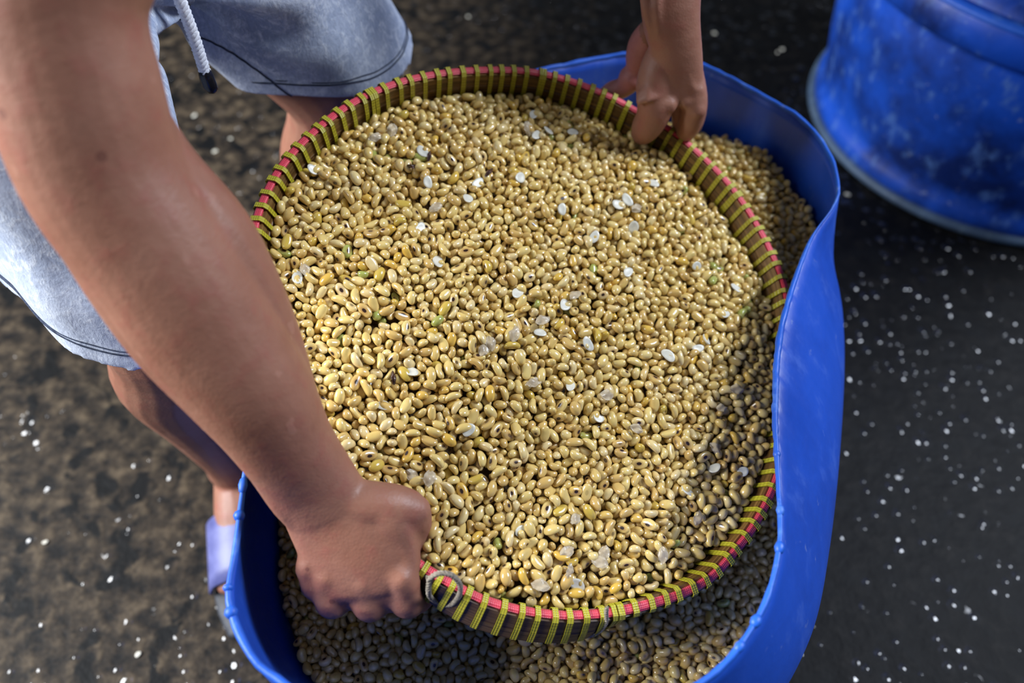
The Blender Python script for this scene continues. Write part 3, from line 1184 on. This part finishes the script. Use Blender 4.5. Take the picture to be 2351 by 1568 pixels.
def peel_mesh(seed):
    rg = np.random.default_rng(seed)
    n = 12
    v, f = [], []
    for i in range(n + 1):
        for j in range(n + 1):
            x, y = (i / n - 0.5) * 2, (j / n - 0.5) * 2
            k = 1 - 0.25 * abs(x * y)
            z = 0.0012 * math.sin(3 * x + seed) * math.cos(3 * y + seed * 2) + 0.0005 * math.sin(9 * x * y + seed) + 0.0026 * (1 - x * x) * (1 - 0.6 * y * y)
            v.append((0.0072 * x * k, 0.0048 * y * k * (1 - 0.3 * x * x), z))
    for i in range(n):
        for j in range(n):
            a = i * (n + 1) + j
            f.append((a, a + 1, a + n + 2, a + n + 1))
    m = len(v)
    v2 = v + [(p[0], p[1], p[2] - 0.0003) for p in v]
    f2 = f + [tuple(reversed([m + k for k in q])) for q in f]
    edge = [i for i in range(n + 1)] + [i * (n + 1) + n for i in range(1, n + 1)] + [n * (n + 1) + j for j in range(n - 1, -1, -1)] + [i * (n + 1) for i in range(n - 1, 0, -1)]
    for a, b in zip(edge, edge[1:] + edge[:1]):
        f2.append((a, b, b + m, a + m))
    return mesh_np('bean_skin', np.array(v2), f2)


PEELS = [peel_mesh(s) for s in (1, 2, 3, 4)]
for p_ in PEELS:
    p_.materials.append(M_PEEL)
items = []
for i, (px, py) in enumerate([(1245, 737), (945, 1092), (985, 1098), (1320, 1192), (1385, 1272), (1300, 1268), (862, 318), (1212, 297), (1392, 908), (1655, 938), (1125, 790),
                              (1110, 805), (1180, 768), (1460, 985), (1640, 1030), (1375, 1290), (1305, 1310), (1460, 480), (900, 300), (1000, 478), (1320, 680),
                              (1690, 895), (1225, 880), (1520, 1275), (985, 1325), (1240, 1345), (700, 620), (1600, 1190)]):
    o = bpy.data.objects.new('soybean_skin', PEELS[i % 4])
    c = top_at(px, py) + N_ * 0.0014
    nn = Vector((N_ + rng.normal(size=3) * 0.25).tolist()).normalized()
    s = rng.uniform(0.85, 1.15)
    o.matrix_world = Matrix.Translation(c.tolist()) @ nn.to_track_quat('Z', 'Y').to_matrix().to_4x4() @ Matrix.Rotation(rng.uniform(0, 6.28), 4, 'Z') @ Matrix.Diagonal((s, s, s, 1))
    col.objects.link(o)
    tag(o, None, 'bean skin', 'shed skins on the heap')
    items.append((o, clock(c), py))
unique_labels(items, 'shed translucent bean skin on the heap,')
husk = peel_mesh(6)
husk.materials.append(M_HUSK)
for px, py, a, lab in ((985, 360, 0.7, 'dark brown curled husk at the upper left of the tray, the farther of two'), (948, 385, 2.2, 'dark brown torn husk at the upper left of the tray, the nearer of two'),
                       (1122, 398, 0.2, 'small dark red-brown husk fragment lying alone near the far side of the tray'), (903, 868, 1.0, 'dark husk fragment beside the forearm on the left of the heap')):
    o = bpy.data.objects.new('husk_fragment', husk)
    c = top_at(px, py) + N_ * 0.001
    o.matrix_world = Matrix.Translation(c.tolist()) @ n_tray.to_track_quat('Z', 'Y').to_matrix().to_4x4() @ Matrix.Rotation(a, 4, 'Z') @ Matrix.Diagonal((0.9, 0.45, 1.0, 1))
    col.objects.link(o)
    tag(o, lab, 'husk')
# stray halves on the floor
for i, (px, py, lab) in enumerate((
        (396, 267, 'left of a level pair beside the forearm'), (447, 267, 'right of a level pair below the cord end'),
        (530, 320, 'farther of two between the forearm and the tray'), (494, 349, 'nearer of two between the forearm and the tray'),
        (1075, 40, 'alone at the far edge beyond the tray'), (1796, 115, 'upper of two touching beside the drum'),
        (1785, 122, 'lower of two touching beside the drum'), (1945, 448, 'between the tub rim and the drum base'),
        (318, 1503, 'low on the left, near the bottom corner'), (1640, 78, 'just right of the far wrist'), (105, 1246, 'far left, level with the sandal'))):
    o = bpy.data.objects.new('soybean_half', HALVES[i % 3])
    c = Pz(px, py, 0.0)
    k_ = (0.7, 0.85, 0.6, 0.8)[i % 4]
    o.matrix_world = Matrix.Translation((c.x, c.y, 0.0022)) @ Matrix.Rotation(i * 1.3, 4, 'Z') @ Matrix.Diagonal((k_, k_, k_, 1))
    col.objects.link(o)
    tag(o, 'stray whitish bean half on wet floor, ' + lab, 'soybean half', 'stray halves on the floor')

# ------------------------------------------------------------------ the person
R_, U_, F_ = np.array(AX_R), np.array(AX_U), np.array(AX_F)


def q3(px, py, d):
    return np.array(P(px, py, d))


def iu(ux, uy):
    return R_ * ux - U_ * uy


g = Geo()
V3 = lambda *a: np.array(a, float)
pelvis, neck = V3(-.40, .70, .81), V3(-.175, .69, 1.06)
sho_r, sho_l = V3(-.245, .505, 1.0), V3(-.11, .87, 1.02)
face = unit(V3(.94, -.35, 0))
side = V3(.35, .94, 0)
# torso
g.tube([(pelvis + V3(-.02, 0, -.03), .165, .125, side), (pelvis + V3(.03, 0, .06), .155, .11, side), (V3(-.30, .695, .95), .155, .105, side), (V3(-.22, .69, 1.03), .17, .10, side), (V3(-.17, .69, 1.07), .13, .08, side)], 24, 3, 14)
g.tube([(V3(-.19, .69, 1.06), .055), (V3(-.13, .69, 1.12), .052), (V3(-.09, .69, 1.16), .055)], 16, 2)
# head: skull, jaw, nose, ears
hd = V3(-.045, .675, 1.205)
hx = unit(V3(.80, -.25, -.55))
hz = unit(V3(.5, -.1, .86))
hy = unit(np.cross(hz, hx))
hz = np.cross(hx, hy)
AXH = [hx, hy, hz]
g.ball(hd, (.098, .076, .105), 18, AXH)
g.ball(hd + hx * .03 - hz * .06, (.062, .056, .062), 14, AXH)
g.tube([(hd + hx * .095 + hz * .012, .009), (hd + hx * .112 - hz * .025, .013)], 10, 2)
for s in (-1, 1):
    g.ball(hd + hy * s * .076 - hx * .008, (.018, .008, .03), 10, AXH)
    g.ball(hd + hx * .083 + hy * s * .03 + hz * .012, (.014, .016, .012), 10, AXH)
    g.ball(hd + hx * .088 - hz * .058, (.010, .026, .008), 10, AXH)
# shoulders
g.tube([(sho_r, .058), (V3(-.19, .62, 1.05), .07), (V3(-.15, .76, 1.06), .07), (sho_l, .058)], 18, 3, 8)
# near (right) arm
arm = [(sho_r, .060), (q3(140, -330, .445), .0555), (q3(122, 0, .472), .0507), (q3(172, 200, .492), .0495), (q3(240, 400, .517), .0495), (q3(362, 580, .542), .0490), (q3(466, 740, .565), .0478),
       (q3(582, 900, .590), .0422), (q3(655, 1020, .611), .0358, .030, iu(.78, -.62)), (q3(716, 1107, .630), .0338, .0235, iu(.77, -.64)), (q3(752, 1165, .640), .0345, .0215, iu(.86, -.5))]
arm = [a if len(a) > 2 else (a[0], a[1], a[1] * .96, iu(.83, -.55)) for a in arm]
g.tube(arm, 28, 3, 60)
# ulna ridge and the forearm muscle above it
g.tube([(q3(150, 520, .515), .012), (q3(265, 690, .535), .0135), (q3(360, 815, .556), .0135), (q3(465, 930, .58), .012), (q3(578, 1050, .606), .011), (q3(655, 1150, .626), .0125), (q3(680, 1190, .632), .010)], 12, 2, 24)
g.tube([(q3(262, 200, .525), .022), (q3(352, 390, .534), .029), (q3(480, 560, .560), .033), (q3(598, 750, .590), .026), (q3(690, 930, .613), .015)], 14, 2, 24)
# palm and back of the hand
g.tube([(q3(735, 1135, .636), .033, .022, iu(.80, -.6)), (q3(765, 1185, .642), .037, .020, iu(.90, -.42)), (q3(800, 1240, .645), .0420, .0195, iu(.97, -.15)), (q3(815, 1290, .646), .0420, .018, iu(.99, .08)), (q3(820, 1335, .648), .0395, .016, iu(.99, .14))], 28, 3, 14)
# fingers of the near hand: little, ring, middle, index (knuckle, first joint, second joint, tip)
for (k0, k1, k2, k3, r0) in (
        ((712, 1296, .647), (726, 1345, .654), (757, 1328, .700), (790, 1290, .700), .0122),
        ((756, 1318, .645), (762, 1382, .655), (800, 1355, .706), (842, 1310, .704), .0138),
        ((836, 1330, .645), (848, 1388, .657), (882, 1370, .708), (918, 1330, .704), .0142),
        ((922, 1325, .647), (934, 1380, .660), (962, 1372, .706), (990, 1338, .702), .0142)):
    a, b, c, d = (q3(*k) for k in (k0, k1, k2, k3))
    m = q3(800, 1240, .645) * .35 + a * .65
    g.tube([(m, r0 * .9), (a, r0 * .98), (a * .5 + b * .5 - F_ * .0005, r0 * .93), (b, r0 * .98), (b * .5 + c * .5, r0 * .92), (c, r0 * .9), (c * .5 + d * .5, r0 * .84), (d, r0 * .74)], 16, 3, 26)
    g.ball(a - F_ * r0 * .16, r0 * .90, 10)
g.tube([(q3(812, 1290, .648), .040, .012, iu(.99, .12)), (q3(822, 1330, .6500), .0390, .0130, iu(.99, .16)), (q3(830, 1358, .656), .0375, .0125, iu(.99, .18)), (q3(834, 1376, .668), .034, .0100, iu(.99, .18))], 24, 2, 8)
# extensor tendons
for x0, y0, x1, y1 in ((735, 1150, 705, 1310), (752, 1155, 757, 1318), (775, 1155, 832, 1330), (795, 1150, 908, 1332)):
    g.tube([(q3(x0, y0, .628), .005), (q3((x0 + x1) / 2, (y0 + y1) / 2, .634), .0045), (q3(x1, y1, .640), .006)], 8, 2)
# thumb, folded down inside the rim
g.tube([(q3(770, 1150, .640), .018), (q3(850, 1158, .642), .0185), (q3(915, 1165, .646), .0175), (q3(948, 1180, .652), .0150), (q3(950, 1235, .668), .0130), (q3(940, 1290, .684), .0125), (q3(925, 1325, .692), .0095)], 16, 3, 30)
g.tube([(q3(820, 1130, .640), .012), (q3(893, 1185, .642), .016), (q3(925, 1260, .650), .0138), (q3(928, 1330, .649), .0128)], 12, 2, 16)
g.ball(q3(955, 1172, .648), .0125, 10)
# far (left) arm
elb = V3(.075, .885, .86)
farm = [(sho_l, .058, .056, iu(1, 0)), (V3(-.02, .89, .95), .050, .048, iu(1, 0)), (elb, .044, .042, iu(1, 0)), (V3(.11, .82, .77), .043, .038, iu(1, 0)), (q3(1536, -110, .765), .0315, .026, iu(1, .03)), (q3(1539, 0, .775), .0285, .022, iu(1, .02)), (q3(1543, 60, .785), .0268, .020, iu(1, 0)),
        (q3(1552, 110, .797), .0248, .019, iu(1, 0)), (q3(1552, 160, .811), .0265, .0175, iu(1, 0)), (q3(1552, 205, .825), .0270, .0165, iu(1, .1))]
g.tube(farm, 26, 3, 50)
g.tube([(q3(1478, -60, .757), .0055), (q3(1483, 0, .763), .0062), (q3(1492, 50, .7735), .0060), (q3(1505, 96, .786), .0045)], 8, 2, 12)
g.tube([(q3(1507, -30, .7525), .004), (q3(1510, 35, .7640), .0042), (q3(1516, 92, .780), .004)], 8, 2, 12)
g.tube([(q3(1575, 110, .783), .004), (q3(1575, 160, .7985), .0045), (q3(1590, 205, .813), .006)], 8, 2, 12)
# thumb of the far hand, outside the rim
g.tube([(q3(1506, 58, .818), .012), (q3(1484, 95, .842), .0168), (q3(1471, 130, .856), .0160), (q3(1462, 162, .868), .0122), (q3(1449, 180, .874), .0140), (q3(1434, 199, .882), .0110), (q3(1406, 210, .892), .0112), (q3(1388, 216, .900), .008)], 16, 3, 34)
# index finger, hooked over the rim into the tray
g.tube([(q3(1526, 100, .802), .013), (q3(1513, 150, .811), .0178), (q3(1504, 195, .820), .0190), (q3(1504, 222, .825), .0182), (q3(1505, 243, .829), .0184), (q3(1497, 270, .838), .0168), (q3(1484, 292, .848), .0155), (q3(1477, 304, .858), .0130)], 20, 3, 34)
g.ball(q3(1534, 240, .820), .0095, 10)
for y0 in (206, 217, 228):
    g.tube([(q3(1466, y0 + 8, .812), .0030), (q3(1488, y0 + 1, .8068), .0032), (q3(1512, y0 - 6, .8080), .0025)], 8, 2)
# middle, ring and little finger, folded down outside the rim
g.tube([(q3(1580, 150, .815), .0115), (q3(1592, 205, .822), .0125), (q3(1593, 250, .832), .0130), (q3(1584, 285, .850), .0118), (q3(1572, 305, .872), .0105), (q3(1556, 312, .892), .009)], 16, 3, 26)
g.tube([(q3(1560, 190, .830), .0110), (q3(1562, 240, .846), .0112), (q3(1566, 275, .866), .0108), (q3(1560, 300, .885), .0098), (q3(1545, 305, .902), .0085)], 16, 3, 24)
g.tube([(q3(1592, 165, .835), .0100), (q3(1602, 220, .850), .0100), (q3(1600, 262, .868), .0098), (q3(1588, 295, .888), .0090), (q3(1570, 308, .905), .0075)], 16, 3, 24)
g.ball(q3(1600, 208, .818), .0085, 10)
g.ball(q3(1600, 252, .827), .0100, 10)
g.ball(q3(1574, 232, .822), .0080, 10)
# legs and feet
hip_r, hip_l = V3(-.43, .59, .79), V3(-.385, .80, .79)
kn_r, kn_l = V3(-.330, .482, .45), V3(-.205, .81, .46)
an_r, an_l = V3(-.368, .53, .075), V3(-.25, .85, .075)
for hip, kn, an, toe in ((hip_r, kn_r, an_r, V3(.25, -.97, 0)), (hip_l, kn_l, an_l, V3(.95, -.3, 0))):
    g.tube([(hip, .092), (hip * .6 + kn * .4, .080), (hip * .2 + kn * .8, .064), (kn, .060), (kn * .85 + an * .15 - face * .006, .056), (kn * .66 + an * .34 - face * .022, .058), (kn * .4 + an * .6 - face * .012, .046), (kn * .12 + an * .88, .036), (an, .036)], 22, 3, 40)
    g.ball(kn + face * .018, (.038, .042, .046), 12, [face, side, (0, 0, 1)])
    g.tube([(an - toe * .035 + V3(0, 0, -.035), .031, .030, np.cross(toe, (0, 0, 1))), (an + toe * .02 + V3(0, 0, -.028), .035, .032, np.cross(toe, (0, 0, 1))), (an + toe * .09 + V3(0, 0, -.042), .041, .022, np.cross(toe, (0, 0, 1))), (an + toe * .145 + V3(0, 0, -.048), .043, .015, np.cross(toe, (0, 0, 1)))], 18, 3, 12)
    lat = np.cross(toe, (0, 0, 1.0))
    sgn = 1 if hip is hip_r else -1
    for t in range(5):
        b = an + toe * (.150 - .006 * abs(t - 1)) + lat * sgn * (-.031 + .0155 * t) + V3(0, 0, -.049)
        g.tube([(b - toe * .03, .009), (b + toe * (.034 - .005 * t), .0098 if t == 0 else .0075)], 10, 2)
body_me = remeshed(g, 'person', 0.0023, 4, 0.5)
person = obj('person', body_me, M_SKIN)
M_PALM = M_SKIN.copy()
M_PALM.name = 'palm_skin'
for nd in M_PALM.node_tree.nodes:
    if nd.type == 'MIX' and not nd.inputs[6].is_linked and not nd.inputs[7].is_linked:
        nd.inputs[6].default_value, nd.inputs[7].default_value = lin(176, 112, 104), lin(196, 132, 124)
body_me.materials.append(M_PALM)
fc = np.empty(len(body_me.polygons) * 3, np.float32)
body_me.polygons.foreach_get('center', fc)
fc = fc.reshape(-1, 3)
th_ = catmull(np.array([q3(1480, 88, .842), q3(1470, 130, .856), q3(1460, 165, .868), q3(1434, 199, .882), q3(1388, 216, .900)]), 40)
box_ = np.linalg.norm(fc - th_[20], axis=1) < 0.09
mi = np.zeros(len(fc), np.int32)
bi = np.nonzero(box_)[0]
dm = np.min(np.linalg.norm(fc[bi][:, None, :] - th_[None], axis=2), axis=1)
mi[bi[dm < 0.0195]] = 1
body_me.polygons.foreach_set('material_index', mi)
tag(person, 'person in washed grey-blue shorts bending down, both hands gripping the woven tray', 'person')
print('body faces', len(body_me.polygons))

# shorts
g = Geo()


def shorts_leg(hip, mid, rh, rm, hem_pts):
    """Loft from round sections at the hip to the flattened, cornered hem opening."""
    n = 56
    hp = catmull(np.array(hem_pts), 400, True)
    hc = hp.mean(0)
    ang = np.arctan2(hp[:, 1] - hc[1], hp[:, 0] - hc[0])
    th = np.linspace(-np.pi, np.pi, n, endpoint=False)
    o = np.argsort(ang)
    hem = np.stack([np.interp(th, ang[o], hp[o, k], period=2 * np.pi) for k in range(3)], 1)
    c = catmull(np.array([[*hip, rh], [*mid, rm], [*hc, rm]]), 16)
    T = unit(hc - mid)
    u = unit(V3(1, 0, 0) - T * T[0])
    w = np.cross(u, T)
    rings = []
    for i, x in enumerate(c):
        k = (i / (len(c) - 1)) ** 1.7
        circ = x[:3] + np.cos(th)[:, None] * u * x[3] + np.sin(th)[:, None] * w * x[3]
        rings.append(circ * (1 - k) + (hem - hc + x[:3]) * k)
    inner = []
    for i in (0, 1, 2, 3):
        q = rings[-1 - i]
        m = q.mean(0)
        d = q - m
        inner.append(m + d * (1 - 0.009 / np.linalg.norm(d, axis=1, keepdims=True)))
    g.loft([list(r) for r in rings + inner])
    return rings


HEM_R = [(-.495, .535, .458), (-.438, .476, .468), (-.386, .424, .474), (-.352, .413, .466), (-.318, .413, .459), (-.290, .450, .454), (-.284, .530, .454), (-.318, .605, .460), (-.38, .635, .465), (-.465, .610, .462)]
HEM_L = [(-.282, .738, .508), (-.225, .730, .508), (-.165, .730, .507), (-.135, .752, .503), (-.114, .805, .495), (-.122, .880, .492), (-.19, .925, .50), (-.27, .905, .51), (-.308, .83, .512), (-.302, .765, .510)]
ringsR = shorts_leg(V3(-.425, .60, .80), V3(-.388, .565, .64), .118, .104, HEM_R)
ringsL = shorts_leg(V3(-.385, .80, .80), V3(-.285, .81, .655), .118, .106, HEM_L)
g.tube([(V3(-.37, .615, .69), .072), (V3(-.348, .69, .675), .064), (V3(-.33, .755, .69), .072)], 20, 2, 8)
g.tube([(pelvis + V3(-.02, 0, -.06), .185, .135, side), (pelvis + V3(.01, 0, .0), .18, .132, side), (pelvis + V3(.035, 0, .07), .17, .125, side)], 30, 3, 8)
sh_me = remeshed(g, 'shorts', 0.0030, 6, 0.5)
# folds
co = np.empty(len(sh_me.vertices) * 3, np.float32)
sh_me.vertices.foreach_get('co', co)
co = co.reshape(-1, 3)
no = np.empty(len(sh_me.vertices) * 3, np.float32)
sh_me.vertices.foreach_get('normal', no)
no = no.reshape(-1, 3)
crotch = np.array((-.29, .69, .63))
dv = co - crotch
ra = np.arctan2(dv[:, 2], dv[:, 0] + 0.6 * dv[:, 1])
rl = np.linalg.norm(dv, axis=1)
fold = np.sin(ra * 9 + 2.2 * np.sin(rl * 22)) * np.exp(-(rl / 0.16) ** 2) * 0.006
fold += 0.0040 * np.sin(co[:, 0] * 40 + 30 * co[:, 2] + 2 * np.sin(co[:, 1] * 30)) * np.sin(co[:, 1] * 26 + co[:, 2] * 18)
fold *= np.clip((co[:, 2] - np.where(co[:, 1] < .66, .462, .502)) / 0.06, 0, 1)
co += no * fold[:, None]
sh_me.vertices.foreach_set('co', co.ravel())
sh_me.update()
shorts = obj('shorts', sh_me, M_DENIM, person)
shorts['label'] = 'washed grey-blue knee-length shorts'


def snap(pts):
    """Press a seam line onto the folded cloth."""
    out = []
    for p in pts:
        k = np.argmin(np.linalg.norm(co - p, axis=1))
        out.append(co[k] + no[k] * 0.0007)
    return np.array(out)


def seam(name, pts, r, closed=False):
    q = snap(catmull(pts, 90, closed))
    for _ in range(2):
        q = (np.roll(q, 1, 0) + 2 * q + np.roll(q, -1, 0)) / 4 if closed else np.vstack([q[:1], (q[:-2] + 2 * q[1:-1] + q[2:]) / 4, q[-1:]])
    gg = Geo()
    gg.tube([(p, r) for p in (np.vstack([q, q[:1]]) if closed else q)], 6, 1)
    return obj(name, gg.mesh(name), M_SEAM, shorts)


for rings in (ringsR, ringsL):
    seam('hem_stitch', np.array(rings[-1]) + V3(0, 0, .019), 0.0008, True)
    seam('hem_stitch', np.array(rings[-1]) + V3(0, 0, .0235), 0.0006, True)
near_k = lambda p: int(np.argmin(np.linalg.norm(ringsL[-1] - V3(*p), axis=1)))
kL = near_k((-.235, .730, .508))
seam('inseam', [ringsL[k][(kL - d) % 56] for k, d in ((4, 9), (7, 6), (10, 3), (13, 1), (15, 0))], 0.0009)
kR = int(np.argmin(np.linalg.norm(ringsR[-1] - V3(-.386, .424, .474), axis=1)))
seam('side_seam', [ringsR[k][(kR - 12) % 56] for k in (3, 6, 9, 12, 15)], 0.0008)

# drawstring with its black end
dp = [V3(-.285, .648, .84), V3(-.283, .649, .76), V3(-.281, .648, .70), V3(-.279, .650, .64), V3(-.280, .650, .592)]
ds = twine('drawstring', dp, 0.0046, person, M_CORD, 500, False, 120, 3)
ds['label'] = 'white twisted cotton drawstring'
g = Geo()
g.tube([(V3(-.280, .650, .594), .0062), (V3(-.280, .650, .591), .0066), (V3(-.280, .650, .583), .0070), (V3(-.279, .650, .579), .0062)], 12, 2)
tp = obj('cord_tip', g.mesh('cord_tip'), M_TIP, ds)
tp['label'] = 'black cord end'

# shirt and hair (above the picture, but the bend of the body carries them)
g = Geo()
g.tube([(pelvis + V3(.03, 0, .075), .172, .128, side), (V3(-.30, .695, .95), .168, .118, side), (V3(-.22, .69, 1.03), .182, .112, side), (V3(-.175, .69, 1.065), .14, .088, side)], 30, 2, 12)
g.tube([(sho_r + V3(0, -.0, -.06), .068), (sho_r, .070), (V3(-.19, .62, 1.05), .080), (V3(-.15, .76, 1.06), .080), (sho_l, .070), (sho_l + V3(.03, .01, -.05), .066)], 20, 1, 18)
shirt = obj('shirt', remeshed(g, 'shirt', 0.006, 4), M_SHIRT, person)
g = Geo()
g.ball(hd - hx * .012 + hz * .016, (.096, .082, .102), 18, AXH)
hair = obj('hair', g.mesh('hair'), M_HAIR, person)


# sandals
def sandal(an, toe):
    lat = np.cross(toe, (0, 0, 1.0))
    g = Geo()
    g.tube([(an - toe * .07 + V3(0, 0, -.0685 - an[2] + .075), .034, .009, lat), (an - toe * .02 + V3(0, 0, -.065), .038, .0095, lat), (an + toe * .06 + V3(0, 0, -.066), .045, .0085, lat), (an + toe * .15 + V3(0, 0, -.066), .050, .0085, lat), (an + toe * .20 + V3(0, 0, -.066), .036, .0085, lat)], 24, 3, 20)
    s = obj('sandal', g.mesh('sandal'), M_SOLE, person)
    s['label'] = 'dark-soled sandal with a lilac strap'
    g = Geo()
    rings = []
    for d in (.055, .075, .10, .125, .145):
        c = an + toe * d + V3(0, 0, -.058)
        hgt = .046 - .11 * (d - .055)
        a_out = [(math.cos(a) * .054, math.sin(a) * hgt) for a in np.linspace(-.1, math.pi + .1, 16)]
        a_in = [(math.cos(a) * .050, math.sin(a) * (hgt - .004)) for a in np.linspace(math.pi + .1, -.1, 16)]
        rings.append([c + lat * x + V3(0, 0, max(y, -.006)) for x, y in a_out + a_in])
    g.loft(rings)
    st = obj('strap', g.mesh('strap'), M_SANDAL, s)
    st['label'] = 'lilac plastic strap'


sandal(an_r, V3(.25, -.97, 0))
sandal(an_l, V3(.95, -.3, 0))
